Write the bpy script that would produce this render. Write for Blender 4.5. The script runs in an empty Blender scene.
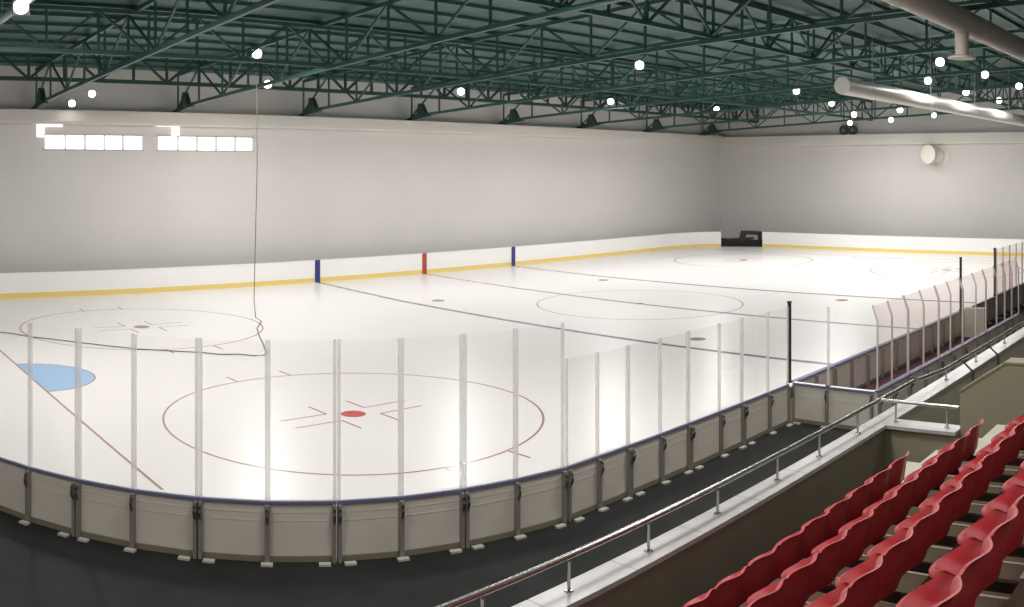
import bpy, bmesh, math, random
from mathutils import Vector, Matrix
random.seed(7)
D = bpy.data
C = bpy.context.scene.collection
sc = bpy.context.scene
PI = math.pi

# ------------------------------------------------------------------ camera (a cylindrical sweep, as the photograph is)
CX, CY, CZ, YAW, F, V0 = -2.44, -9.453, 5.776, .809, 935.113, 171.567
cd = D.cameras.new('camera'); cam = D.objects.new('camera', cd); C.objects.link(cam)
cam.location = (CX, CY, CZ); cam.rotation_euler = (PI/2, 0, YAW - PI/2)
cd.type = 'PANO'
cd.clip_start = .05; cd.clip_end = 500
cc = cd if hasattr(cd, 'panorama_type') else cd.cycles
cc.panorama_type = 'CENTRAL_CYLINDRICAL'
cc.central_cylindrical_range_u_min = -512/F
cc.central_cylindrical_range_u_max = 512/F
cc.central_cylindrical_range_v_min = -(607-V0)/F
cc.central_cylindrical_range_v_max = V0/F
cc.central_cylindrical_radius = 1.0
sc.camera = cam

def g(u, v, z=0.2):
    r = F*(CZ-z)/(v-V0); a = YAW-(u-512)/F
    return CX+r*math.cos(a), CY+r*math.sin(a)
def pj_u(x, y):
    return 512+F*(YAW-math.atan2(y-CY, x-CX))

# ------------------------------------------------------------------ materials
def mat(name, col, rough=.5, metal=0., noise=0., nscale=8., bump=0., emit=None, es=0., spec=.5, coat=0.):
    m = D.materials.new(name); m.use_nodes = True
    nt = m.node_tree; b = nt.nodes['Principled BSDF']
    b.inputs['Base Color'].default_value = (*col, 1)
    b.inputs['Roughness'].default_value = rough
    b.inputs['Metallic'].default_value = metal
    b.inputs['Specular IOR Level'].default_value = spec
    b.inputs['Coat Weight'].default_value = coat
    if noise > 0 or bump > 0:
        tc = nt.nodes.new('ShaderNodeTexCoord'); n = nt.nodes.new('ShaderNodeTexNoise')
        n.inputs['Scale'].default_value = nscale; n.inputs['Detail'].default_value = 5
        nt.links.new(tc.outputs['Object'], n.inputs['Vector'])
        if noise > 0:
            r = nt.nodes.new('ShaderNodeMapRange')
            r.inputs['From Min'].default_value = .3; r.inputs['From Max'].default_value = .7
            r.inputs['To Min'].default_value = 1-noise; r.inputs['To Max'].default_value = 1+noise
            mx = nt.nodes.new('ShaderNodeVectorMath'); mx.operation = 'SCALE'
            mx.inputs[0].default_value = col
            nt.links.new(n.outputs['Fac'], r.inputs['Value'])
            nt.links.new(r.outputs['Result'], mx.inputs['Scale'])
            nt.links.new(mx.outputs['Vector'], b.inputs['Base Color'])
        if bump > 0:
            bp = nt.nodes.new('ShaderNodeBump'); bp.inputs['Strength'].default_value = bump
            bp.inputs['Distance'].default_value = .02
            nt.links.new(n.outputs['Fac'], bp.inputs['Height'])
            nt.links.new(bp.outputs['Normal'], b.inputs['Normal'])
    if emit:
        b.inputs['Emission Color'].default_value = (*emit, 1); b.inputs['Emission Strength'].default_value = es
    return m
def glass(name, tint, gloss=.05):
    m = D.materials.new(name); m.use_nodes = True; nt = m.node_tree
    nt.nodes.remove(nt.nodes['Principled BSDF'])
    t = nt.nodes.new('ShaderNodeBsdfTransparent'); t.inputs['Color'].default_value = (*tint, 1)
    q = nt.nodes.new('ShaderNodeBsdfGlossy'); q.inputs['Roughness'].default_value = .03
    lw = nt.nodes.new('ShaderNodeLayerWeight'); lw.inputs['Blend'].default_value = .35
    mp = nt.nodes.new('ShaderNodeMapRange'); mp.inputs['To Min'].default_value = gloss*.5; mp.inputs['To Max'].default_value = gloss*5
    nt.links.new(lw.outputs['Fresnel'], mp.inputs['Value'])
    mx = nt.nodes.new('ShaderNodeMixShader')
    nt.links.new(mp.outputs['Result'], mx.inputs['Fac'])
    nt.links.new(t.outputs[0], mx.inputs[1]); nt.links.new(q.outputs[0], mx.inputs[2])
    nt.links.new(mx.outputs[0], nt.nodes['Material Output'].inputs['Surface'])
    return m

M = {}
M['ice'] = mat('ice', (.86, .832, .815), .30, noise=.012, nscale=.35, spec=.35)
M['line_red'] = mat('ice_line_dull_red', (.42, .25, .24), .2)
M['line_pink'] = mat('ice_line_faded_red', (.50, .35, .33), .2)
M['line_centre'] = mat('ice_line_centre', (.42, .33, .33), .2)
M['line_blue'] = mat('ice_line_blue', (.20, .22, .30), .2)
M['dot_red'] = mat('ice_dot_red', (.62, .07, .08), .2)
M['dot_dark'] = mat('ice_dot_brown', (.30, .20, .20), .2)
M['crease'] = mat('ice_crease_blue', (.33, .54, .82), .2)
M['crease_far'] = mat('ice_crease_faded_blue', (.62, .72, .80), .2)
M['rubber'] = mat('rubber_floor', (.0115, .0128, .0118), .75, noise=.35, nscale=1.3, bump=.15, spec=.3)
M['maroon'] = mat('maroon_floor_shade', (.10, .03, .045), .7, noise=.2, nscale=3)  # shade and glass tint of the bench floor put into the colour
M['panel'] = mat('board_panel_beige', (.60, .56, .49), .55, noise=.03, nscale=3)
M['facing'] = mat('board_facing_white', (.85, .84, .82), .35)
M['yellow'] = mat('kick_strip_yellow', (.78, .60, .19), .4)
M['kick_ol'] = mat('kick_rail_olive', (.20, .18, .125), .6)
M['post'] = mat('board_post_greybrown', (.21, .19, .165), .5, noise=.06, nscale=10)
M['cap'] = mat('cap_rail_blue', (.14, .145, .245), .4)
M['capw'] = mat('cap_rail_white', (.86, .86, .86), .4)
M['latch'] = mat('latch_dark', (.075, .066, .056), .5)
M['foot'] = mat('foot_plate_pale', (.48, .46, .41), .4)
M['stan'] = mat('stanchion_pale', (.88, .865, .855), .45, metal=.0)
def part_clear(m, fac, tint=(1, 1, 1)):
    nt = m.node_tree; b = nt.nodes['Principled BSDF']; t = nt.nodes.new('ShaderNodeBsdfTransparent'); t.inputs['Color'].default_value = (*tint, 1)
    x = nt.nodes.new('ShaderNodeMixShader'); x.inputs['Fac'].default_value = fac
    nt.links.new(b.outputs[0], x.inputs[1]); nt.links.new(t.outputs[0], x.inputs[2]); nt.links.new(x.outputs[0], nt.nodes['Material Output'].inputs['Surface'])
part_clear(M['stan'], .62)
M['stan_b'] = mat('stanchion_bench', (.66, .63, .61), .45)
M['post_d'] = mat('post_dark_grey', (.10, .092, .085), .5)
M['black'] = mat('black_post', (.012, .012, .014), .4)
M['glass'] = glass('rink_glass', (.99, .985, .982), .015)
M['glass_bench'] = glass('bench_glass', (.985, .955, .945), .025)
M['glass_side'] = glass('side_glass', (.99, .985, .98), .02)
M['steel'] = mat('polished_steel', (.46, .45, .43), .26, metal=1.)
M['steel_d'] = mat('dull_steel', (.30, .29, .27), .4, metal=.8)
M['brace'] = mat('brace_dark', (.07, .065, .055), .5)
M['marble'] = mat('coping_stone', (.47, .455, .44), .28, noise=.10, nscale=5)
M['joint'] = mat('coping_joint', (.35, .33, .31), .6)
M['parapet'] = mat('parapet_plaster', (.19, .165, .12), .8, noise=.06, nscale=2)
M['olive'] = mat('block_plaster_olive', (.285, .26, .18), .8, noise=.03, nscale=2)
M['stand'] = mat('terrace_brown', (.105, .075, .05), .85, noise=.12, nscale=2.5, spec=.12)
M['strip'] = mat('terrace_joint_strip', (.30, .25, .20), .6)
M['step'] = mat('aisle_step_pale', (.46, .45, .36), .7, noise=.05, nscale=3)
M['seat'] = mat('seat_red_plastic', (.42, .030, .036), .42, noise=.05, nscale=6, spec=.4)
M['bracket'] = mat('bracket_pale', (.55, .52, .48), .5)
M['wall'] = mat('wall_plaster', (.70, .67, .645), .8, noise=.03, nscale=.25)
M['wall2'] = mat('wall_upper', (.56, .545, .52), .85)
M['cornice'] = mat('cornice_plaster', (.74, .70, .64), .75)
M['green'] = mat('steel_green', (.042, .108, .094), .45)
M['green_d'] = mat('steel_green_dark', (.03, .07, .06), .5)
M['deck'] = mat('roof_deck_green', (.036, .090, .080), .5, noise=.25, nscale=1.1)
M['duct'] = mat('duct_cream', (.55, .49, .43), .5)
M['ductw'] = mat('duct_white', (.80, .76, .70), .4)
M['pipe'] = mat('pipe_pale_grey', (.42, .47, .45), .5)
M['lamp'] = mat('lamp_lens', (1, 1, 1), .5, emit=(1, .98, .94), es=14.)
M['lamph'] = mat('lamp_housing', (.25, .26, .25), .5)
M['win'] = mat('window_daylight', (1, 1, 1), .5, emit=(1, .99, .96), es=2.2)
M['frame'] = mat('window_frame', (.55, .52, .48), .6)
M['rope'] = mat('rope_dark', (.14, .12, .105), .8)
M['fan'] = mat('fan_dark', (.06, .06, .055), .5)
M['nozzle'] = mat('nozzle_cream', (.82, .78, .70), .5)
M['dark'] = mat('passage_dark', (.03, .03, .028), .8)

# ------------------------------------------------------------------ mesh builder
class MB:
    def __init__(s): s.v = []; s.f = []; s.m = []
    def add(s, vs, fs, mi=0):
        o = len(s.v); s.v += [tuple(p) for p in vs]
        for f in fs: s.f.append(tuple(o+i for i in f)); s.m.append(mi)
        return s
    def frame_box(s, o, ex, ey, ez, mi=0):
        """box from corner o spanned by three vectors"""
        o, ex, ey, ez = map(Vector, (o, ex, ey, ez))
        vs = [o, o+ex, o+ex+ey, o+ey, o+ez, o+ex+ez, o+ex+ey+ez, o+ey+ez]
        fs = [(0, 3, 2, 1), (4, 5, 6, 7), (0, 1, 5, 4), (1, 2, 6, 5), (2, 3, 7, 6), (3, 0, 4, 7)]
        if ex.cross(ey).dot(ez) < 0: fs = [tuple(reversed(f)) for f in fs]
        return s.add(vs, fs, mi)
    def box(s, x0, x1, y0, y1, z0, z1, mi=0):
        return s.frame_box((x0, y0, z0), (x1-x0, 0, 0), (0, y1-y0, 0), (0, 0, z1-z0), mi)
    def bar(s, a, b, w, h, mi=0, up=(0, 0, 1)):
        """rectangular bar from a to b, width w (sideways) and height h"""
        a, b = Vector(a), Vector(b); d = (b-a).normalized(); up = Vector(up)
        if abs(d.dot(up)) > .98: up = Vector((1, 0, 0))
        sx = d.cross(up).normalized(); uz = sx.cross(d).normalized()
        return s.frame_box(a-sx*w/2-uz*h/2, sx*w, b-a, uz*h, mi)
    def tube(s, pts, r, n=10, mi=0, closed=False):
        pts = [Vector(p) for p in pts]; rs = r if isinstance(r, (list, tuple)) else [r]*len(pts)
        rings = []; ref = None
        for i, p in enumerate(pts):
            a = pts[max(i-1, 0)]; b = pts[min(i+1, len(pts)-1)]; d = (b-a).normalized()
            if ref is None:
                ref = Vector((0, 0, 1)) if abs(d.z) < .9 else Vector((1, 0, 0))
            x = d.cross(ref).normalized(); y = d.cross(x).normalized()
            ref = -(d.cross(x)) if False else ref
            rings.append([p+(x*math.cos(2*PI*k/n)+y*math.sin(2*PI*k/n))*rs[i] for k in range(n)])
        vs = [q for R in rings for q in R]; fs = []
        for i in range(len(rings)-1):
            for k in range(n):
                a, b = i*n+k, i*n+(k+1) % n
                fs.append((a, a+n, b+n, b))
        fs.append(tuple(range(n))); fs.append(tuple(reversed(range((len(rings)-1)*n, len(rings)*n))))
        return s.add(vs, fs, mi)
    def poly(s, pts, mi=0): return s.add(pts, [tuple(range(len(pts)))], mi)
    def strip(s, A, B, mi=0, closed=False):
        n = len(A); vs = list(A)+list(B); fs = []
        for i in range(n if closed else n-1):
            j = (i+1) % n; fs.append((i, j, n+j, n+i))
        return s.add(vs, fs, mi)
    def build(s, name, mats, parent=None, smooth=False, bevel=0., fix=True):
        me = D.meshes.new(name); me.from_pydata(s.v, [], s.f)
        if not isinstance(mats, (list, tuple)): mats = [mats]
        for m in mats: me.materials.append(m)
        me.polygons.foreach_set('material_index', s.m)
        if fix:
            bm = bmesh.new(); bm.from_mesh(me); bmesh.ops.recalc_face_normals(bm, faces=bm.faces); bm.to_mesh(me); bm.free()
        if smooth:
            me.polygons.foreach_set('use_smooth', [True]*len(me.polygons))
            try: me.set_sharp_from_angle(angle=math.radians(50))
            except Exception: pass
        o = D.objects.new(name, me); C.objects.link(o)
        if parent is not None:
            o.parent = parent
        if bevel > 0:
            bv = o.modifiers.new('bevel', 'BEVEL'); bv.width = bevel; bv.segments = 2; bv.limit_method = 'ANGLE'
        return o
class Loc(MB):
    """builder fed with world coordinates whose object sits in a thing with its origin at o"""
    def __init__(s, o): super().__init__(); s.o = Vector(o)
    def build(s, *a, **k):
        s.v = [tuple(Vector(p)-s.o) for p in s.v]
        return super().build(*a, **k)

def thing(name, label, cat, loc=(0, 0, 0), rz=0., group=None):
    o = D.objects.new(name, None); C.objects.link(o); o.location = loc; o.rotation_euler = (0, 0, rz)
    o.empty_display_size = .2
    return tag(o, label, cat, group)
def tag(o, label, cat, group=None):
    o['label'] = label; o['category'] = cat
    if group: o['group'] = group
    return o
def struct(o): o['kind'] = 'structure'; return o
def copy_tree(o, parent=None):
    c = o.copy(); C.objects.link(c)
    if parent is not None: c.parent = parent
    for ch in list(o.children): copy_tree(ch, c)
    return c
ORD = ['first', 'second', 'third', 'fourth', 'fifth', 'sixth', 'seventh', 'eighth', 'ninth', 'tenth', 'eleventh', 'twelfth', 'thirteenth', 'fourteenth']

# ------------------------------------------------------------------ rink geometry
YB, YF, XE = .75, 32.1, 59.2           # near boards, far boards, far end
XC, RC = 9.2, 9.6                      # near left corner
XL = XC-RC
ZF, ZT = .20, 1.08                     # rubber floor, top of near boards
def arc(cx, cy, r, a0, a1, n):
    return [(cx+r*math.cos(math.radians(a0+(a1-a0)*i/n)), cy+r*math.sin(math.radians(a0+(a1-a0)*i/n))) for i in range(n+1)]
RF = 6.0
near_left = arc(XC, YB+RC, RC, 180, 270, 24)
near_right = arc(XE-RF, YB+RF, RF, 270, 360, 16)
far_right = arc(XE-RF, YF-RF, RF, 0, 90, 24)
far_left = arc(XL+8, YF-8, 8, 90, 180, 16)
def dense(a, b, n): return [(a[0]+(b[0]-a[0])*i/n, a[1]+(b[1]-a[1])*i/n) for i in range(1, n)]
loop = (near_left+dense(near_left[-1], near_right[0], 44)+near_right+dense(near_right[-1], far_right[0], 30)
        + far_right+dense(far_right[-1], far_left[0], 44)+far_left+dense(far_left[-1], near_left[0], 20))

# ice sheet with its painted marks
W2 = 16.04; XB1, XCN, XB2, XG = 22.48, 29.6, 36.75, 3.98
ice = MB(); ice.poly([(x, y, 0) for x, y in loop], 0)
IM = [M['ice'], M['line_red'], M['line_pink'], M['line_centre'], M['line_blue'], M['dot_red'], M['dot_dark'], M['crease'], M['crease_far']]
ZP = .003
def irect(x0, x1, y0, y1, mi, z=ZP):
    n = max(1, int(max(x1-x0, y1-y0)/2))
    if y1-y0 > x1-x0: ys = [y0+(y1-y0)*i/n for i in range(n+1)]; ice.strip([(x1, y, z) for y in ys], [(x0, y, z) for y in ys], mi)
    else: xs = [x0+(x1-x0)*i/n for i in range(n+1)]; ice.strip([(x, y0, z) for x in xs], [(x, y1, z) for x in xs], mi)
def iring(cx, cy, r, w, mi):
    A = arc(cx, cy, r+w/2, 0, 360, 96)[:-1]; B = arc(cx, cy, r-w/2, 0, 360, 96)[:-1]
    ice.strip([(x, y, ZP) for x, y in A], [(x, y, ZP) for x, y in B], mi, closed=True)
def idot(cx, cy, r, mi, z=ZP*1.5): ice.poly([(x, y, z) for x, y in arc(cx, cy, r, 0, 360, 32)[:-1]], mi)
def iline(xs, w, mi):
    ys = [YB+.05, 10, 17, 24, YF-.05]; S = []
    for k in range(4):
        for q in range(6 if k < 3 else 7):
            f = q/6; S.append((xs[k]+(xs[k+1]-xs[k])*f, ys[k]+(ys[k+1]-ys[k])*f))
    ice.strip([(x+w/2, y, ZP) for x, y in S], [(x-w/2, y, ZP) for x, y in S], mi)
iline((22.6, 22.5, 22.5, 22.6, 23.25), .26, 4); iline((36.72, 36.65, 36.5, 36.5, 37.1), .26, 4); iline((29.5, 29.5, 29.5, 29.72, 30.3), .26, 3)
irect(XG-.03, XG+.03, YB+1.6, YF-1.2, 1); irect(XE-4-.03, XE-4+.03, YB+.8, YF-.8, 1)
for gx, s in ((XG, 1), (XE-4, -1)):
    pts = [(gx+s*1.8*math.cos(math.radians(a)), W2+1.8*math.sin(math.radians(a)), ZP*.6) for a in range(-90, 91, 6)]
    if s < 0: pts.reverse()
    ice.poly(pts, 7 if s > 0 else 8)
    A = [(gx+s*1.84*math.cos(math.radians(a)), W2+1.84*math.sin(math.radians(a)), ZP) for a in range(-90, 91, 6)]
    B = [(gx+s*1.79*math.cos(math.radians(a)), W2+1.79*math.sin(math.radians(a)), ZP) for a in range(-90, 91, 6)]
    ice.strip(A, B, 1)
def faceoff(cx, cy, near):
    c1 = 1 if near else 2
    iring(cx, cy, 4.5, .055, 1); idot(cx, cy, .30, 5 if near else 6)
    for sx in (-1, 1):
        for sy in (-1, 1):
            x0, y0 = cx+sx*.55, cy+sy*.34
            xa, xb = sorted((x0, x0+sx*1.25)); ya, yb = sorted((y0, y0+sy*.8))
            irect(xa, xb, y0-.028, y0+.028, 2); irect(x0-.028, x0+.028, ya, yb, 1)
        for sy in (-1, 1):
            ya, yb = sorted((cy+sy*4.47, cy+sy*5.1))
            irect(cx+sx*.85-.03, cx+sx*.85+.03, ya, yb, 1)
faceoff(10, W2-7, True); faceoff(10, W2+7, False); faceoff(XE-10, W2-7, False); faceoff(XE-10, W2+7, False)
iring(XCN, W2, 4.5, .055, 3); idot(XCN, W2, .15, 4)
for x in (XB1+1.5, XB2-1.5):
    for s in (-7, 7): idot(x, W2+s, .30, 6)
io = struct(ice.build('ice_floor', IM, fix=False)); io['label'] = 'white ice surface with painted hockey lines and circles'
bm = bmesh.new(); bm.from_mesh(io.data)
for f in bm.faces:
    if f.normal.z < 0: f.normal_flip()
bmesh.ops.triangulate(bm, faces=[f for f in bm.faces if len(f.verts) > 40]); bm.to_mesh(io.data); bm.free()

# rubber floor: a ring round the ice out to the walls
WX0, WX1, WY0, WY1 = -9., 63., -17., 34.
cxm, cym = 29, 14
def to_rect(x, y):
    dx, dy = x-cxm, y-cym; t = 1e9
    if dx > 1e-6: t = min(t, (WX1-cxm)/dx)
    if dx < -1e-6: t = min(t, (WX0-cxm)/dx)
    if dy > 1e-6: t = min(t, (WY1-cym)/dy)
    if dy < -1e-6: t = min(t, (WY0-cym)/dy)
    return cxm+dx*t, cym+dy*t
fl = MB(); outer = [to_rect(x, y) for x, y in loop]
fl.strip([(x, y, ZF) for x, y in loop], [(x, y, ZF) for x, y in outer], 0, closed=True)
fl.strip([(x, y, ZF) for x, y in loop], [(x, y, -.05) for x, y in loop], 0, closed=True)
for cx_, cy_ in ((WX0, WY0), (WX1, WY0), (WX1, WY1), (WX0, WY1)):    # corners
    best = min(range(len(outer)), key=lambda i: 1e9 if not ((abs(outer[i][0]-cx_) < 1e-6) != (abs(outer[(i+1) % len(outer)][0]-cx_) < 1e-6) and (abs(outer[i][1]-cy_) < 1e-6) != (abs(outer[(i+1) % len(outer)][1]-cy_) < 1e-6)) else 0)
    a, b = outer[best], outer[(best+1) % len(outer)]
    fl.poly([(a[0], a[1], ZF), (cx_, cy_, ZF), (b[0], b[1], ZF)])
fo = struct(fl.build('floor', M['rubber'])); fo['label'] = 'black rubber floor around the ice'
bm = bmesh.new(); bm.from_mesh(fo.data)
for f in bm.faces:
    if abs(f.normal.z) > .5 and f.normal.z < 0: f.normal_flip()
bm.to_mesh(fo.data); bm.free()

# ------------------------------------------------------------------ rink boards (near side units)
def unit(pts, label, glass_top=None, double=(True, True), kink=False, kick=True, group='near rink board units', gm='glass',
         name='rink_board', face_out=1, hooks=True, wide=.06, ztop=ZT, feet=True, bench=False):
    """one unit: the posts stand at pts; the outside is on the right hand of pts[0] -> pts[-1] turned by face_out"""
    P = [Vector((x, y, 0)) for x, y in pts]
    e0 = (P[1]-P[0]).normalized(); e1 = (P[-1]-P[-2]).normalized(); P[0] = P[0]+e0*.004; P[-1] = P[-1]-e1*.004
    base = P[len(P)//2].copy(); base.z = ZF
    t = thing(name, label, 'rink board', base, 0, group)
    up = Vector((0, 0, 1)); n_seg = len(P)-1
    def dn(a, b):
        d = (b-a).normalized(); return d, d.cross(up)*face_out
    for i in range(n_seg):
        a, b = P[i], P[i+1]; d, n = dn(a, b)
        m = Loc(base)
        m.frame_box(a+d*.01+up*(ZF+.092), (b-a)-d*.02, n*.035, up*(ztop-.06-ZF-.092), 0)
        for zz in (.78, .90):                                              # faint stiffening ribs pressed into the sheet
            m.frame_box(a+d*.03+n*.035+up*zz, (b-a)-d*.06, n*.003, up*.018, 0)
        m.frame_box(a+n*-.02, (b-a), n*.015, up*(ztop-.01), 1)            # white sheet on the ice side
        m.build('panel', [M['panel'], M['facing']], t)
        m = Loc(base); m.frame_box(a+d*.0+up*ZF, (b-a), n*.045, up*.09, 0); m.build('kick_rail', M['kick_ol'], t, bevel=.005)
        if glass_top:
            m = Loc(base); m.frame_box(a+d*.02+n*.012+up*(ztop-.02), (b-a)-d*.04, n*.012, up*((glass_top if not kink else glass_top-.34)-ztop), 0)
            if kink:
                o = a+d*.02+n*.012+up*(glass_top-.36)
                m.frame_box(o, (b-a)-d*.04, n*.012, up*.34-n*.12, 0)
            m.build('glass_pane', M[gm], t)
    for i in range(n_seg):                                                # cap rail
        a, b = P[i], P[i+1]; d, n = dn(a, b)
        m = Loc(base)
        m.frame_box(a+n*.022+up*(ztop-.05), (b-a), n*.036, up*.042, 0)
        m.frame_box(a-n*.07+up*(ztop-.03), (b-a), n*.092, up*.03, 0 if bench else 1)
        m.build('cap_rail', [M['cap'], M['capw']], t)
    for i, p in enumerate(P):
        a, b = (P[i], P[i+1]) if i < n_seg else (P[i-1], P[i])
        if 0 < i < n_seg: a, b = P[i-1], P[i+1]
        d, n = dn(a, b)
        if i == 0: lo, hi = (0, wide) if double[0] else (0, wide*.8)
        elif i == n_seg: lo, hi = (-wide, 0) if double[1] else (-wide*.8, 0)
        else: lo, hi = -wide*.62, wide*.62
        m = Loc(base); m.frame_box(p+d*lo+n*.036+up*(ZF+.001), d*(hi-lo)*.97, n*.075, up*(ztop-.055-ZF), 0)
        fp = m.build('frame_post', M['post'], t, bevel=.006)
        if hooks:
            m = Loc(base); c = p+d*(lo+hi)/2+n*.112                        # dark bowed latch at the top of the post
            ring = [c+up*(ztop-.07)+n*.0, c+up*(ztop-.10)+n*.035, c+up*(ztop-.18)+n*.045, c+up*(ztop-.25)+n*.03, c+up*(ztop-.30)+n*.0]
            m.tube(ring, [.014, .020, .022, .018, .012], 8); m.build('latch', M['latch'], fp, smooth=True)
        off = (hi+lo)/2 if 0 < i < n_seg else (.17 if i == 0 else -.17)
        m = Loc(base) if feet else None; c = p+d*off+n*.16
        if feet: m.frame_box(c-d*.085-n*.045+up*(ZF+.001), d*.17, n*.09, up*.03)
        if feet: m.build('foot_plate', M['foot'], fp)
        if glass_top:
            s_ = 1.35 if 0 < i < n_seg else .82
            m = Loc(base); q = p+d*(((lo+hi)*.42))
            wd = wide*s_*(.55 if bench else 1)
            zt = glass_top if not kink else glass_top-.34
            m.frame_box(q-d*wd/2+n*.005+up*(ztop-.05), d*wd, n*.035, up*(zt-ztop+.05), 0)
            if kink:
                m.frame_box(q-d*wd/2+n*.005+up*zt, d*wd, n*.035, up*.34-n*.12, 0)
            m.build('stanchion', M['stan_b' if bench else 'stan'], t)
    return t

def onarc(u, v):
    """a measured post foot, drawn onto the corner arc or the straight side"""
    x, y = g(u, v)
    if x < XC:
        d = Vector((x-XC, y-YB-RC)).normalized(); return XC+RC*d.x, YB+RC+RC*d.y
    return x, YB
posts = [onarc(u, v) for u, v in [(31, 521), (79, 535), (136, 546), (200, 555), (268, 560), (337, 562), (402, 558), (462, 546), (515, 535), (560, 519)]]
a0 = math.degrees(math.atan2(posts[0][1]-YB-RC, posts[0][0]-XC)); pre = arc(XC, YB+RC, RC, a0-5.7, a0, 1)[0]
pre3 = arc(XC, YB+RC, RC, a0-5.7*3, a0, 3)
side = [(8.45, YB), (9.22, YB), (10.02, YB), (10.93, YB), (11.80, YB), (12.85, YB), (13.68, YB), (14.72, YB), (15.60, YB)]
tall = 3.37
Ls = ['rink board unit with tall glass cut by the left edge of the photo',
      'rink board unit with tall glass, second from the left edge of the photo',
      'tall-glass rink board unit in front of the pitch end of the slanting goal line',
      'tall-glass rink board unit at the lowest point of the curve, below the red dot',
      'rink board unit carrying the last of the tall glass, right of the red dot',
      ]
unit([pre, posts[0], posts[1]], Ls[0], tall)
unit(posts[1:4], 'rink board unit with tall glass where the thin goal line meets the boards', tall)
unit(posts[3:6], 'tall-glass rink board unit below the left half of the near faceoff circle', tall)
unit(posts[5:8], 'tall-glass rink board unit below the right half of the near faceoff circle', tall)
unit([posts[7], posts[8], (8.42, YB)], 'last tall-glass rink board unit, where the glass steps down to lower panes', tall)
unit(side[0:3], 'low-glass rink board unit just right of the step down from the tall glass', 2.79, gm='glass_side', wide=.05)
unit(side[2:5], 'low-glass rink board unit, second to the right of the tall glass', 2.79, gm='glass_side', wide=.05)
unit(side[4:7], 'low-glass rink board unit, second before the black bench corner post', 2.79, gm='glass_side', wide=.05)
unit(side[6:9], 'low-glass rink board unit ending at the black bench corner post', 2.79, gm='glass_side', wide=.05)
YO = -1.28
unit([(15.80, YB-.05), (15.80, -.17), (15.80, YO+.004)], 'short board unit across the near end of the players bench', None, wide=.05, name='rink_board')
# a stanchion stands in the middle of that end
XBE = 27.4
no = 6
ix = [15.9+(XBE-15.9)*i/(2*no) for i in range(2*no+1)]
for k in range(no):
    where = ('next to the near bench end', 'second from the near bench end', 'third from the near bench end', 'fourth from the near bench end', 'fifth from the near bench end', 'at the far bench end')[k]
    unit([(x, YB) for x in ix[2*k:2*k+3]], 'ice-side board unit of the players bench without glass, '+where, None, wide=.05, group='bench boards facing the ice', hooks=False, feet=False, bench=True)
ox = [15.875, 16.7, 17.65, 18.65, 19.7, 20.6, 21.6, 22.75, 23.7, 24.8, 25.7, 26.5, 27.35]
for k in range(6):
    where = ('next to the near bench corner', 'second from the near bench corner', 'third from the near bench corner', 'fourth from the near bench corner', 'fifth from the near bench corner', 'at the far bench corner')[k]
    unit([(x, YO) for x in ox[2*k:2*k+3]], 'bench back board unit with bent-top glass, '+where, 2.90, kink=True, wide=.05, gm='glass_bench', group='bench back boards with bent glass', hooks=(k < 3), bench=True)
for k, (a, b) in enumerate(((27.5, 29.4), (29.4, 31.3))):
    unit([(a, YB), ((a+b)/2, YB), (b, YB)], ('glassless board unit just beyond the far end of the players bench', 'glassless board unit before the tall dark grey post')[k], None, wide=.05, hooks=False)
for k in range(3):
    a = 31.5+1.9*k
    unit([(a, YB), (a+.95, YB), (a+1.9, YB)], ('glazed side board unit just beyond the tall dark grey post', 'glazed side board unit second beyond the tall dark grey post', 'glazed side board unit at the right edge of the photo')[k], 2.85, wide=.05, gm='glass_bench', hooks=False, bench=True)

m = Loc((15.80, -.17, ZF)); t = thing('stanchion_post', 'pale grey stanchion rising from the bench end boards', 'stanchion', (15.80, -.17, ZT))
m = Loc((15.80, -.17, ZT)); m.box(15.775, 15.825, -.195, -.145, ZT+.002, 2.82); m.build('pole', M['stan'], t, bevel=.005)
m = Loc((15.80, -.17, ZT)); m.box(15.755, 15.845, -.215, -.125, ZT-.004, ZT+.03); m.build('socket', M['steel_d'], t, bevel=.005)
for (x, lab) in ((15.70, 'tall black post at the near corner of the players bench'), (27.43, 'tall black post at the far end of the players bench'), (31.4, 'tall dark grey post near the right edge of the photo')):
    t = thing('glass_end_post', lab, 'post', (x, YB, ZT), 0, 'tall dark posts along the bench side')
    m = MB(); m.box(-.035, .035, -.035, .035, .0, 1.78); m.build('pole', M['black' if x < 30 else 'post_d'], t, bevel=.008)
    m = MB(); m.box(-.05, .05, -.05, .05, -.004, .05); m.build('socket', M['black'], t, bevel=.008)
    m = MB(); m.box(-.045, .045, -.045, .045, 1.78, 1.81); m.build('cap', M['black'], t, bevel=.006)

# players bench interior
t = MB(); t.box(16.15, 27.3, YO+.08, YB-.14, ZF+.001, ZF+.02)
tag(t.build('bench_floor_shade', M['maroon']), 'dark maroon sheet painting the shaded rubber floor inside the players bench', 'mat')  # rubber floor in shade behind pinkish glass, painted as a maroon sheet
t = thing('divider_panel', 'pale divider board standing across the far end of the players bench', 'divider', (27.33, .24, ZF))
m = MB(); m.box(-.02, .02, -.36, .34, .02, .98); m.build('panel', M['panel'], t)
m = MB(); m.box(-.03, .03, -.38, .34, .98, 1.03); m.build('top_rail', M['capw'], t, bevel=.005)
m = MB(); m.box(-.03, .03, -.42, -.36, .0, 1.03); m.build('end_post', M['post'], t, bevel=.005)

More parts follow.
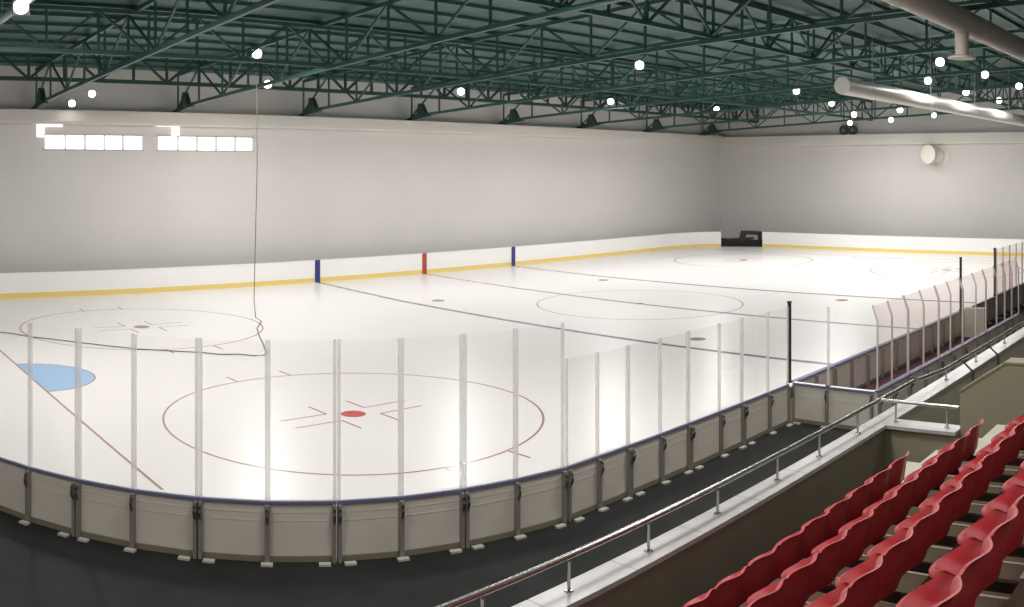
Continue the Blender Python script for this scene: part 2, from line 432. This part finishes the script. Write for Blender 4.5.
# ------------------------------------------------------------------ far boards
def board_run(pts, name, label, hz=1.15, marks=(), post_every=0):
    b = Vector((*pts[len(pts)//2], 0)); t = thing(name, label, 'rink boards', b)
    nrm = []
    for i, p in enumerate(pts):
        a, c = pts[max(i-1, 0)], pts[min(i+1, len(pts)-1)]
        d = Vector((c[0]-a[0], c[1]-a[1], 0)).normalized(); nrm.append(Vector((0, 0, 1)).cross(d))   # outward
    def sweep(nm, off0, off1, z0, z1, mt, q0=0, q1=None):
        q1 = len(pts) if q1 is None else q1
        m = Loc(b); L = []
        for i in range(q0, q1):
            p = Vector((*pts[i], 0)); n = nrm[i]
            L.append([p+n*off0+Vector((0, 0, z0)), p+n*off1+Vector((0, 0, z0)), p+n*off1+Vector((0, 0, z1)), p+n*off0+Vector((0, 0, z1))])
        vs = [v for r in L for v in r]; fs = []
        for i in range(len(L)-1):
            for k in range(4): fs.append((4*i+k, 4*i+(k+1) % 4, 4*i+4+(k+1) % 4, 4*i+4+k))
        fs.append((0, 1, 2, 3)); e = 4*(len(L)-1); fs.append((e+3, e+2, e+1, e))
        m.add(vs, fs); return m.build(nm, mt, t)
    sweep('facing', 0, .06, 0.0, hz-.04, M['facing'])
    sweep('kick_strip', -.012, 0, .0, .23, M['yellow'])
    sweep('cap_rail', -.02, .08, hz-.04, hz, M['capw'])
    return t, b
def sgn_loop(i): return loop[i % len(loop)]
# clockwise order seen from above makes the outward normal point off the ice; the loop runs counter-clockwise
us = [(pj_u(x, y), x, y) for x, y in loop]
i0 = len(near_left)+43+len(near_right)+29          # first far_right index
# fine resample of far right corner + end wall
fine_far = dense((XL+8, YF), (XE-RF, YF), 60)
corner = list(reversed(far_right)); fine_corner = []
for a_, b_ in zip(corner, corner[1:]): fine_corner += [a_]+dense(a_, b_, 5)
end_wall = dense((XE, YF-RF), (XE, YB+RF), 80)
nr = list(reversed(near_right)); nside = dense((XE-RF, YB), (37.3, YB), 12)
path = list(reversed(far_left))+fine_far+fine_corner+end_wall+nr+nside
UG0, UG1 = 722, 762
kA = max(i for i, (x, y) in enumerate(path) if pj_u(x, y) < UG0 and i < len(far_left)+60+len(fine_corner)+40)
kB = min(i for i, (x, y) in enumerate(path) if i > kA and pj_u(x, y) > UG1)
tf, bf = board_run(path[:kA+1], 'far_rink_boards', 'long white far-side boards with yellow kick strip and line markers')
for x, mt, nm in ((23.25, 'blue', 'blue_marker'), (30.35, 'red', 'red_marker'), (37.3, 'blue', 'blue_marker')):
    m = Loc(bf); m.box(x-.15, x+.15, YF-.03, YF, 0, 1.16)
    o = m.build(nm, mat('marker_'+mt, (.035, .035, .20) if mt == 'blue' else (.42, .055, .05), .4), tf)
    o['label'] = mt+' line marker stripe'
board_run(path[kB:], 'end_rink_boards', 'white far-end boards with yellow kick strip right of the gate opening')
# gate opening in the end boards: dark barrier frame
ga, gb = path[kA], path[kB]
mid = Vector(((ga[0]+gb[0])/2, (ga[1]+gb[1])/2, ZF)); gd = Vector((gb[0]-ga[0], gb[1]-ga[1], 0)); gl = gd.length; gd.normalize()
out = gd.cross(Vector((0, 0, 1)))*-1
if out.dot(Vector((1, 1, 0))) < 0: out = -out
t = thing('gate_barrier', 'dark metal barrier standing in the open gate of the far end boards', 'barrier', mid+out*.9, 0)
def gw(s, h, k=0): return gd*s+out*k+Vector((0, 0, h))
m = MB(); m.bar(gw(-1.3, .28), gw(.9, .42), .12, .16); m.build('lower_rail', M['dark'], t, bevel=.01)
m = MB(); m.bar(gw(-.1, .05), gw(.15, .95), .14, .5); m.build('frame_post', M['dark'], t, bevel=.01)
m = MB(); m.bar(gw(.15, .85), gw(1.5, .78), .12, .3); m.build('upper_rail', M['dark'], t, bevel=.01)
m = MB(); m.bar(gw(1.35, .0), gw(1.35, .9), .14, .42); m.build('frame_post', M['dark'], t, bevel=.01)
m = MB(); m.bar(gw(-1.2, .0), gw(-1.2, .36), .1, .12); m.build('foot', M['dark'], t, bevel=.01)

# ------------------------------------------------------------------ parapet, coping, rails
PZ = 2.10; PY0, PY1 = -4.06, -3.733         # coping back, coping front
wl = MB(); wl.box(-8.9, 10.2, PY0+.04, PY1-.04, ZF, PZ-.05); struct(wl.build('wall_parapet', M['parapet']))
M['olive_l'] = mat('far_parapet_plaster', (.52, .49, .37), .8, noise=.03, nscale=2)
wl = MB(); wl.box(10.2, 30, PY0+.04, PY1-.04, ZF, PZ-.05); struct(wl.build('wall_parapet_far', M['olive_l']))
m = MB(); x = -8.9; k = 0
while x < 30:
    w = 1.1; m.box(x+.006, x+w-.006, PY0, PY1, PZ-.05, PZ, 0); m.box(x+w-.006, x+w+.006, PY0+.003, PY1-.003, PZ-.05, PZ-.003, 1)
    x += w
struct(m.build('trim_1', [M['marble'], M['joint']]))['label'] = 'pale stone coping on the stand parapet'
# return wall and its coping toward the olive block
BX = 10.2
m = MB(); m.box(10.08, 10.3, -5.12, PY0+.04, ZF, PZ-.05); struct(m.build('wall_return', M['olive']))
m = MB(); m.box(10.0, 10.38, -5.12, PY0, PZ-.05, PZ, 0); struct(m.build('trim_2', [M['marble']]))
# olive stair block whose top follows the steps
m = MB(); prof = [(-5.125, ZF), (-5.125, 2.63), (-5.80, 3.07), (-16.9, 3.07), (-16.9, ZF)]
A = [(BX, y, z) for y, z in prof]; B = [(BX+.3, y, z) for y, z in prof]
m.poly(A); m.poly(list(reversed(B))); m.strip(A, B, closed=True)
struct(m.build('wall_stair', M['olive']))
m = MB(); tp = [(-5.125, 2.63), (-5.80, 3.07), (-16.9, 3.07)]
A = [(BX-.02, y, z) for y, z in tp]; B = [(BX+.32, y, z) for y, z in tp]; A2 = [(x, y, z+.03) for x, y, z in A]; B2 = [(x, y, z+.03) for x, y, z in B]
m.strip(A, B); m.strip(A2, B2); m.strip(A, A2); m.strip(B, B2); m.poly([A[0], B[0], B2[0], A2[0]]); m.poly([A[-1], B[-1], B2[-1], A2[-1]])
struct(m.build('trim_3', M['olive']))

RY = -3.873; RZ = 2.405
def post_on(t, o, x, y, z0, z1):
    m = Loc(o); m.tube([(x, y, z0+.001), (x, y, z0+.012), (x, y, z0+.013), (x, y, z1-.055), (x, y, z1-.05), (x, y, z1-.03)], [.045, .04, .016, .016, .020, .018], 12)
    m.tube([(x, y, z1-.04), (x, y, z1-.02)], .009, 8)
    return m.build('post', M['steel'], t, smooth=True)
o = Vector((6, RY, PZ)); t = thing('handrail', 'long polished steel handrail on the coping in front of the red seats', 'handrail', o)
xs = [g(u, v, PZ)[0] for u, v in [(560, 587), (649, 551), (718, 514), (775, 480), (821, 456.5), (861, 434)]]
m = Loc(o); m.tube([(-3, RY, RZ), (3, RY, RZ), (11.55, RY, RZ), (11.6, RY, RZ-.02)], .03, 14); m.build('rail', M['steel'], t, smooth=True)
m = Loc(o); m.tube([(10.2, RY-.025, RZ), (10.2, -5.115, RZ)], .025, 12); m.build('return_rail', M['steel'], t, smooth=True)
for x in [-2.2, -1.0, .2, 1.4, 2.55]+xs: post_on(t, o, x, RY, PZ, RZ)
post_on(t, o, 10.2, -4.13, PZ, RZ); post_on(t, o, 10.2, -4.93, PZ, RZ)
o = Vector((14, RY, PZ)); t = thing('handrail', 'steel handrail beyond the corner with slanting dark braces', 'handrail', o)
R2 = 2.30
x0 = 11.72; m = Loc(o); m.tube([(x0, RY, R2+.085), (x0+.7, RY, R2+.035), (13.0, RY, R2), (29, RY, R2)], .032, 14); m.build('rail', M['steel'], t, smooth=True)
for x in (13.1, 14.8, 16.8, 19.5, 22., 24.5, 27): post_on(t, o, x, RY, PZ, R2)
for u in (962, 988):
    a = YAW-(u-512)/F; x = CX+(RY-CY)/math.tan(a)
    m = Loc(o); m.bar((x, RY-.01, R2-.04), (x, PY0-.03, PZ-.02), .03, .03); m.bar((x, PY0-.03, PZ-.0), (x, PY0-.03, PZ-.5), .03, .03); m.build('brace', M['brace'], t)

# ------------------------------------------------------------------ terrace with seats
DY, HZ = .85, .414
Y1, Z1 = -5.458, 2.588                      # rim of the first row of backs
SH = .76
NR = 13
m = MB(); X0s, X1s = -8.9, 7.75
for i in range(NR):
    yr = Y1-DY*i-.07; zt = Z1+HZ*i-SH; yfront = yr+DY if i else PY0+.04
    m.box(X0s, X1s, yr, yfront, ZF+.05, zt, 0) if i else None
    if i == 0: m.box(X0s, X1s, yr, yr+.85, ZF+.05, zt, 0); m.box(X0s, X1s, yr+.85, PY0+.04, ZF+.05, zt-HZ, 0)
    x = -2.2
    for k in range(24):
        xx = -2.6+.53*k+.02
        if xx < X1s-.1 and i in (1, 2, 3, 4): m.box(xx-.014, xx+.014, yr+.01, yr+DY-.003 if i else yr+.84, zt, zt+.004, 1)
struct(m.build('floor_terrace', [M['stand'], M['strip']]))['label'] = 'brown stepped terrace under the red seats'
m = MB()
for i in range(NR):
    yr = Y1-DY*i-.07; zt = Z1+HZ*i-SH
    m.box(X1s, 9.3, yr, yr+DY, ZF+.05, zt+.02, 0)
    m.box(X1s+.02, 9.3, yr+DY*.52, yr+DY, zt+.02-HZ*.5 - .0, zt+.021, 0)
    m.box(X1s+.02, 9.28, yr, yr+DY*.5, zt+.02, zt+.02+HZ*.5, 0)
struct(m.build('floor_aisle', M['step']))['label'] = 'pale concrete aisle steps beside the seats'

def seat_proto():
    t = thing('stadium_seat', '', 'seat')
    W = .247
    # backrest: a tub wall with forward-curving wings, closed with thickness
    nt, ns = 14, 7; th = .014
    def back(tt, s, off=0.):
        x = .2495*tt
        curve = .036*(1-math.cos(PI*tt))
        ztop = SH-.035*abs(tt)**3
        zb = .385
        z = zb+(ztop-zb)*s
        y = .075-.085*s+curve*(.55+.45*s)
        lip = .028*max(0, (s-.86)/.14)**1.5
        return Vector((x, y-lip+off*1., z-(.006 if s == 1 else 0)))
    m = MB(); F_ = []; B_ = []
    for j in range(ns+1):
        s = [0, .2, .4, .6, .78, .90, .96, 1][j]
        F_.append([back(-1+2*i/nt, s, th/2) for i in range(nt+1)]); B_.append([back(-1+2*i/nt, s, -th/2) for i in range(nt+1)])
    vs = [v for r in F_ for v in r]+[v for r in B_ for v in r]; N = (ns+1)*(nt+1); fs = []
    w = nt+1
    for j in range(ns):
        for i in range(nt):
            a = j*w+i; fs.append((a, a+1, a+w+1, a+w)); fs.append((N+a, N+a+w, N+a+w+1, N+a+1))
    for i in range(nt):
        fs.append((i, N+i, N+i+1, i+1)); a = ns*w+i; fs.append((a, a+1, N+a+1, N+a))
    for j in range(ns):
        a = j*w; fs.append((a, a+w, N+a+w, N+a)); a = j*w+nt; fs.append((a, N+a, N+a+w, a+w))
    m.add(vs, fs); b = m.build('backrest', M['seat'], t, smooth=True)
    # pan: dished, rounded nose, rolled edge
    nx, ny = 14, 10
    def pan(a, s, off=0.):
        yf = .47-.14*abs(a)**2.6
        y0 = .098+.045*abs(a)**2.2
        y = y0+(yf-y0)*s
        x = a*(W-.006)*(1-.06*max(0, s-.55)/.45)
        dish = .065*(1-abs(a)**3)*.9*math.sin(PI*min(1, s*.9))
        z = .415+.06*s-dish+.035*abs(a)**4*(1-s*.3)
        edge = max(0, (s-.86)/.14); z -= .05*edge**2
        return Vector((x, y, z+off))
    m = MB(); T_ = [[pan(-1+2*i/nx, j/ny) for i in range(nx+1)] for j in range(ny+1)]
    U_ = [[pan(-1+2*i/nx, j/ny, -.018) for i in range(nx+1)] for j in range(ny+1)]
    vs = [v for r in T_ for v in r]+[v for r in U_ for v in r]; w = nx+1; N = (ny+1)*w; fs = []
    for j in range(ny):
        for i in range(nx):
            a = j*w+i; fs.append((a, a+1, a+w+1, a+w)); fs.append((N+a, N+a+w, N+a+w+1, N+a+1))
    for i in range(nx):
        fs.append((i, N+i, N+i+1, i+1)); a = ny*w+i; fs.append((a, a+1, N+a+1, N+a))
    for j in range(ny):
        a = j*w; fs.append((a, a+w, N+a+w, N+a)); a = j*w+nx; fs.append((a, N+a, N+a+w, a+w))
    m.add(vs, fs); m.build('seat_pan', M['seat'], t, smooth=True)
    m = MB(); m.box(-.022, .022, -.078, .30, .31, .375); m.box(-.022, .022, .14, .30, .375, .395); lg = m.build('support_arm', M['brace'], t, bevel=.004)
    m = MB(); m.box(-.055, .055, -.19, -.07, .416, .424); m.box(-.055, .055, -.079, -.071, .27, .424)
    o_ = m.build('bracket', M['bracket'], lg); o_['label'] = 'pale metal bracket plate'
    return t
proto = seat_proto(); first = True
PITCH = .50
rowdef = [(1.9, 7.42), (1.5, 7.42), (.9, 7.0), (.5, 7.0)]
rown = ['front row', 'second row', 'third row', 'row nearest the camera']
for i, (xa, xb) in enumerate(rowdef):
    n = int((xb-xa)/PITCH)+1
    seen = 0
    for k in range(n):
        x = xb-.24-PITCH*k
        if i == 0: x = 7.42-.10-PITCH*k
        if i == 1: x = 7.42+.02-PITCH*k
        if i == 2: x = 7.18-PITCH*k
        if i == 3: x = 7.18-PITCH*k
        s = proto if first else copy_tree(proto); first = False
        s.location = (x, Y1-DY*i-.0+.01, Z1+HZ*i-SH)
        s['group'] = 'red seats in the '+rown[i]
        if i < 2: lab = 'red bucket seat, %s from the aisle end of the %s from the rink' % (ORD[k], ('first row', 'second row')[i])
        else:
            rw = ('', '', 'third row', 'fourth row')[i]
            if pj_u(x-.2, Y1-DY*i+.2) > 1024 and pj_u(x-.25, Y1-DY*i) > 1018: lab = 'red bucket seat of the %s from the rink, beyond the right photo edge' % rw
            else: lab = 'red bucket seat, %s from the right photo edge in the %s from the rink' % (ORD[seen], rw); seen += 1
        s['label'] = lab

# ------------------------------------------------------------------ hall shell
def zroof(y):      # underside of the trusses
    return 8.95+.045*(34-y) if y > -6 else 8.95+.045*40-.03*(-6-y)
HT = 1.75
m = MB(); m.box(WX0-.3, WX1+.3, WY1, WY1+.3, 0, 14); struct(m.build('wall_far', M['wall']))
m = MB(); m.box(WX1, WX1+.3, WY0, WY1, 0, 14); struct(m.build('wall_end', M['wall']))
m = MB(); m.box(WX0-.3, WX0, WY0, WY1, 0, 14); struct(m.build('wall_left', M['wall']))
m = MB(); m.box(WX0, WX1, WY0-.3, WY0, 0, 14); struct(m.build('wall_back', M['wall']))
m = MB(); m.box(WX0, WX1, WY1-.55, WY1-.001, 8.16, 8.72); m.box(WX0, WX1, WY1-.45, WY1-.001, 8.06, 8.16); struct(m.build('trim_4', M['cornice']))
m = MB(); m.box(WX1-.55, WX1-.001, WY0, WY1-.56, 7.95, 8.62); m.box(WX1-.45, WX1-.001, WY0, WY1-.56, 7.82, 7.95); struct(m.build('trim_5', M['cornice']))
# roof deck with ribs
m = MB(); ys = [34.2-.0]+[34-1.7*i for i in range(1, 31)]
ys = [34.2-1.72*i for i in range(31)]
m.strip([(WX0, y, zroof(y)+HT+.12) for y in ys], [(WX1, y, zroof(y)+HT+.12) for y in ys], 0)
for y in ys: m.box(WX0, WX1, y-.05, y+.05, zroof(y)+HT-.0, zroof(y)+HT+.11, 1)
struct(m.build('ceiling', [M['deck'], M['green']]))

def truss_line(P, Q, h0, h1, name, label, mt, chord=.13, web=.075, n=14, group=None):
    """planar truss from P to Q (xy); h0/h1 give bottom and top chord height at a point"""
    P, Q = Vector((*P, 0)), Vector((*Q, 0))
    pt = [P.lerp(Q, i/n) for i in range(n+1)]
    lo = [Vector((p.x, p.y, h0(p))) for p in pt]; hi = [Vector((p.x, p.y, h1(p))) for p in pt]
    t = thing(name, label, 'roof truss', lo[0], 0, group); o = lo[0]
    m = Loc(o)
    for a, b in zip(lo, lo[1:]): m.bar(a, b, chord, chord*1.1)
    m.build('bottom_chord', mt, t)
    m = Loc(o)
    for a, b in zip(hi, hi[1:]): m.bar(a, b, chord, chord*1.1)
    m.build('top_chord', mt, t)
    for i in range(n+1):
        m = Loc(o); m.bar(lo[i], hi[i], web, web); m.build('upright', mt, t)
        if i < n:
            a, b = (lo[i], hi[i+1]) if i % 2 == 0 else (hi[i], lo[i+1])
            m = Loc(o); m.bar(a, b, web, web); m.build('diagonal', mt, t)
    return t
tx = [8.7, 16.0, 23.3, 30.6, 37.9, 45.2, 52.5, 59.8]
tl = ['green roof truss ending in a wedge on the far wall at the upper left', 'second green roof truss from the left, over the near faceoff circles',
      'green roof truss above the first blue line', 'green roof truss above the red centre line', 'green roof truss above the second blue line',
      'green roof truss third from the end wall', 'green roof truss second from the end wall', 'green roof truss closest to the end wall']
for x, lb in zip(tx, tl):
    truss_line((x, 33.6), (x, -12), lambda p: zroof(p.y), lambda p: zroof(p.y)+HT-.1, 'roof_truss', lb, M['green'], n=18, group='green roof trusses across the hall')
    # haunch where the truss sits on the far wall
    t = thing('truss_bracket', 'dark green wedge bracket on the far wall carrying the roof truss, '+ORD[tx.index(x)]+' from the left', 'bracket', (x, 33.4, 8.72), 0, 'wedge brackets of the roof trusses')
    m = MB(); pr = [(.55, .0), (.2, -.02), (-1.6, .2), (-1.2, .34), (-.8, .95), (-.55, .95), (-.35, .32), (.5, .12)]
    A = [(-.12, y, z) for y, z in pr]; B = [(.12, y, z) for y, z in pr]; m.poly(A); m.poly(list(reversed(B))); m.strip(A, B, closed=True)
    m.build('wedge', M['green_d'], t)
    m = MB(); m.box(-.22, .22, -.05, .55, -.0, .05); m.build('base_plate', M['green_d'], t)
truss_line((-8.8, 30.2), (62.8, 30.2), lambda p: 9.83, lambda p: 11.17, 'roof_truss', 'long green lattice girder running parallel to the far wall', M['green_d'], chord=.16, web=.11, n=44)
truss_line((-8.8, 20), (62.8, 20), lambda p: zroof(20)+.15, lambda p: zroof(20)+HT-.2, 'roof_truss', 'long green lattice girder over the middle of the ice', M['green'], n=40)
truss_line((-8.8, 8), (62.8, 8), lambda p: zroof(8)+.15, lambda p: zroof(8)+HT-.2, 'roof_truss', 'long green lattice girder over the near half of the ice', M['green'], n=40)
truss_line((-8.8, -3), (62.8, -3), lambda p: zroof(-3)+.15, lambda p: zroof(-3)+HT-.2, 'roof_truss', 'long green lattice girder above the bench side', M['green'], n=40)

# ducts
t = thing('air_duct', 'big beige round air duct crossing the upper right corner', 'duct', (20, -.9, 10.05))
m = MB(); m.tube([(-20, 0, 0), (-5, 0, 0), (10, 0, 0), (42.6, 0, 0)], .35, 28); m.build('pipe', M['duct'], t, smooth=True)
for x in range(-14, 42, 6):
    m = MB(); m.tube([(x-.03, 0, 0), (x+.03, 0, 0)], .362, 28); m.build('joint_band', M['duct'], t, smooth=True)
m = MB(); m.tube([(2.7, 0, -.2), (2.7, 0, -.98)], .20, 20); m.build('outlet_stub', M['duct'], t, smooth=True)
m = MB(); m.tube([(2.7, 0, -.98), (2.7, 0, -1.02), (2.7, 0, -1.07)], [.26, .40, .40], 24); m.build('outlet_flange', M['duct'], t, smooth=True)
t = thing('air_duct', 'white round air duct running to the end wall above the bench', 'duct', (40, 4.5, 8.69))
m = MB(); m.tube([(-14, 0, 0), (-8, 0, 0), (0, 0, 0), (22.4, 0, 0)], .30, 28); m.build('pipe', M['ductw'], t, smooth=True)
for x in range(-12, 22, 6):
    m = MB(); m.tube([(x+.5, 0, .29), (x+.5, 0, zroof(4.5)+HT-8.69)], .015, 8); m.build('hanger', M['pipe'], t)
    m = MB(); m.tube([(x-.03, 0, 0), (x+.03, 0, 0)], .31, 28); m.build('joint_band', M['ductw'], t, smooth=True)
o = (3.6, 10, 10.37); t = thing('roof_pipe', 'pale grey pipe slanting through the upper left corner', 'pipe', o)
m = MB(); m.tube([(0, -20, 0), (0, 23.4, 0)], .12, 14); m.build('pipe', M['pipe'], t, smooth=True)
for y in (-8, 0, 8, 16):
    m = MB(); m.tube([(0, y, .07), (0, y, zroof(10+y)+HT-10.37)], .012, 8); m.build('hanger', M['pipe'], t)

# wall outlet, fans
a = YAW-(935-512)/F; yv = CY+(WX1-CX)*math.tan(a)
t = thing('wall_nozzle', 'pale oval air outlet under the cornice of the end wall', 'air outlet', (WX1-.46, yv, 7.05))
m = MB(); m.tube([(.45, -.5, -.15), (.1, 0, 0), (-.5, .1, 0), (-.75, .12, 0), (-.8, .12, 0)], [.45, .50, .62, .60, .52], 24)
m.v = [(x, y, z*1.2) for x, y, z in m.v]; m.build('body', M['nozzle'], t, smooth=True)
m = MB(); m.tube([(.40, -.5, -.15), (.455, -.5, -.15)], .62, 24); m.build('wall_flange', M['nozzle'], t, smooth=True)
for k, u in enumerate((845, 854)):
    a = YAW-(u-512)/F; y_ = CY+(WX1-CX)*math.tan(a)
    t = thing('wall_fan', ('left of two dark round fans above the end wall cornice', 'right of two dark round fans above the end wall cornice')[k], 'fan', (WX1, y_, 8.98), 0, 'dark fans on the end wall')
    m = MB(); m.tube([(-.01, 0, 0), (-.30, 0, 0), (-.32, 0, 0)], [.34, .36, .30], 20); m.build('housing', M['fan'], t, smooth=True)
    m = MB(); m.tube([(-.322, 0, 0), (-.36, 0, 0)], .10, 14)
    for q in range(8):
        c, s_ = math.cos(q*PI/4), math.sin(q*PI/4); m.bar((-.33, 0, 0), (-.33, c*.29, s_*.29), .015, .015)
    m.build('grille', M['lamph'], t)

# windows in the far wall
def on_far(u, v, y=WY1):
    a = YAW-(u-512)/F; r = (y-CY)/math.sin(a); return CX+r*math.cos(a), CZ-(v-V0)*r/F
def window(nm, panes, el):
    xs_ = [on_far(u, 140)[0] for p in panes for u in p]
    t = D.objects.new(nm, None); C.objects.link(t); t.location = (sum(xs_)/len(xs_), WY1, 6.9); t['kind'] = 'structure'
    o = t.location
    x0, x1 = min(xs_), max(xs_)
    m = Loc(o); m.box(x0-.1, x1+.1, WY1-.05, WY1-.002, 6.80, 6.87); m.box(x0-.1, x1+.1, WY1-.05, WY1-.002, 7.53, 7.58); m.build('frame', M['frame'], t)
    for p in panes:
        a, b = sorted(on_far(u, 140)[0] for u in p)
        m = Loc(o); m.box(a+.035, b-.035, WY1-.04, WY1-.004, 6.87, 7.53); m.build('pane', M['win'], t)
    for (ua, ub, va, vb) in el:  # upright slits are panes; level strips are painted light on the cornice underside
        a, za = on_far(ua, va); b, zb = on_far(ub, vb); a, b = min(a, b), max(a, b)
        za, zb = max(za, zb), min(za, zb)
        m = Loc(o); m.box(a, b, WY1-.04, WY1-.004, zb, min(za, 8.05)); m.build('clerestory_pane_and_glow', M['win'], t)
window('window_1', [(44.7, 64.4), (66, 84), (85.6, 103.8), (105, 122), (123.7, 142)], [(37, 44, 124.5, 136.8), (45, 62, 124.5, 126.5)])
window('window_2', [(158, 177), (178.7, 196), (198, 215), (217, 234), (236, 252)], [(171.7, 178.7, 124.5, 136.8), (156, 171, 124.5, 126.5)])

# lamps
def lamp(x, y, z, size, label):
    t = thing('flood_lamp', label, 'lamp', (x, y, z), math.atan2(CY-y, CX-x), 'flood lamps under the roof')
    m = MB(); m.box(-size*.35, size*.30, -size*.55, size*.55, -.02, size*.85); m.build('housing', M['lamph'], t, bevel=.02)
    m = MB(); m.tube([(size*.301, 0, size*.4), (size*.37, 0, size*.4)], size*.46, 20); m.build('lens', M['lamp'], t)
    m = MB(); m.tube([(0, 0, size*.86), (0, 0, max(size*.9, zroof(y)-z+.05))], .02, 8); m.build('hanger', M['green_d'], t)
vis = [(21, 14, 10.0, .42, 'large bright flood lamp near the upper left corner'),
       (92, 97, 9.2, .34, 'small round bright lamp above the long row of windows, upper of two'),
       (72, 106.5, 8.85, .34, 'small bright lamp just above the cornice at the left, lower of two'),
       (940, 66, 10., .36, 'bright lamp just left of the flanged duct outlet'),
       (985, 78, 10., .34, 'bright lamp to the right and below the flanged duct outlet'),
       (1019, 89, 10., .34, 'bright lamp at the right edge of the photo'),
       (928, 84, 10., .36, 'bright lamp above the left end of the white duct'),
       (966, 95, 10., .38, 'bright lamp just above the middle of the white duct'),
       (999, 103, 10., .38, 'bright lamp above the right part of the white duct'),
       (900, 112.5, 9.6, .40, 'lamp just below the left end of the white duct'),
       (854, 117, 9.6, .40, 'lamp beside the roof edge, above the two dark fans'),
       (934, 117.5, 9.4, .34, 'lamp on the end wall side below the white duct'),
       (891, 122, 9.2, .36, 'lamp in front of the end wall, left of and above the oval outlet'),
       (850, 125, 9.0, .34, 'lamp close above the two dark wall fans')]
for u, v, z, s_, lb in vis:
    x, y = g(u, v, z); lamp(x, y, z, s_, lb)

def area(name, loc, size, power, col=(1, .972, .95), parent=None):
    l = D.lights.new(name, 'AREA'); l.shape = 'DISK'; l.size = size; l.energy = power; l.color = col
    o = D.objects.new(name, l); C.objects.link(o); o.location = loc; o.parent = parent; return o
for k, (u, v, z, s_, lb) in enumerate(vis):
    x, y = g(u, v, z); area('flood_light', (x, y, z-.12), .5, 5 if k in (1, 2) else (110 if k > 8 else 330 if k > 5 else 150 if k > 2 else 400))
for k, (x, y, z, lb) in enumerate([(27, 14, 9.9, 'added flood lamp over the middle of the ice, nearer the camera'), (27, 25, 9.5, 'added flood lamp over the first blue line toward the far wall'),
                   (37, 24, 9.5, 'added flood lamp over the second blue line toward the far wall'), (46, 23, 9.5, 'added flood lamp over the far left end zone'), (17.5, 27, 9.5, 'added flood lamp over the far left faceoff circle, nearer the wall'), (13.5, 20.5, 9.9, 'added flood lamp over the far left faceoff circle, above the hanging cable'),
                   (40, 14, 9.8, 'added flood lamp over the far half of the ice, nearer the bench side'), (50, 17, 9.9, 'added flood lamp in front of the middle of the end wall')]):
    lamp(x, y, z, .36, lb); area('flood_light', (x, y, z-.12), .6, 600 if x > 36 else 500)  # unseen lamps added to light the far ice and wall
for x, y, p in ((2, 9, 150), (9, 8, 190), (14.3, 6.5, 290), (5, 16, 260), (-2, 24, 390), (-5, 3, 130), (18, 0, 520)):
    area('hall_fill_light', (x, y, 10.2), 2.2, p)  # unseen fill lights added overhead to brighten the ice
for x, y, p in ((-3, -1.5, 380), (5, -2.5, 420), (13, -3, 420), (15, -8, 170), (0, -7, 80), (3, -14.5, 330)):
    area('stand_fill_light', (x, y, 10.3), 2.0, p)  # unseen fill added for the outer board faces, parapet and seat backs

# hanging cable that trails over the ice
hx, hy = 14.66, 22.7
pts = [(hx, hy, zroof(hy)+.2), (hx+.02, hy, 6), (hx-.06, hy, 3), (hx-.12, hy, .8), (hx-.1, hy-.1, .12), (hx-.05, hy-.5, .02)]
for u, v in [(257.5, 329), (259, 337), (263, 344), (266, 350), (268.5, 354), (266, 356), (255, 356), (240, 355), (220, 354.5), (200, 353), (180, 352.5), (160, 351), (140, 350), (128, 348), (110, 346.5), (95, 345), (80, 343.5), (62, 341), (45, 339), (30, 337), (12, 334), (0, 332.5), (-25, 330)]:
    x, y = g(u+random.uniform(-1.2, 1.2), v+random.uniform(-.5, .5), 0); pts.append((x, y, .02))
m = MB(); m.tube(pts, .016, 6); tag(m.build('cable', M['rope'], smooth=True), 'thin dark cable hanging to the ice and trailing away to the left', 'cable')

# ------------------------------------------------------------------ world and colour
w = D.worlds.new('world'); sc.world = w; w.use_nodes = True
w.node_tree.nodes['Background'].inputs[0].default_value = (.6, .62, .6, 1); w.node_tree.nodes['Background'].inputs[1].default_value = .3
sc.view_settings.view_transform = 'Standard'; sc.view_settings.look = 'None'
sc.view_settings.exposure = 0.; sc.view_settings.gamma = 1.; sc.view_settings.use_curve_mapping = False
sc.cycles.max_bounces = 10; sc.cycles.transparent_max_bounces = 24; sc.cycles.diffuse_bounces = 5
sc.cycles.sample_clamp_indirect = 6
sc.cycles.caustics_reflective = False; sc.cycles.caustics_refractive = False
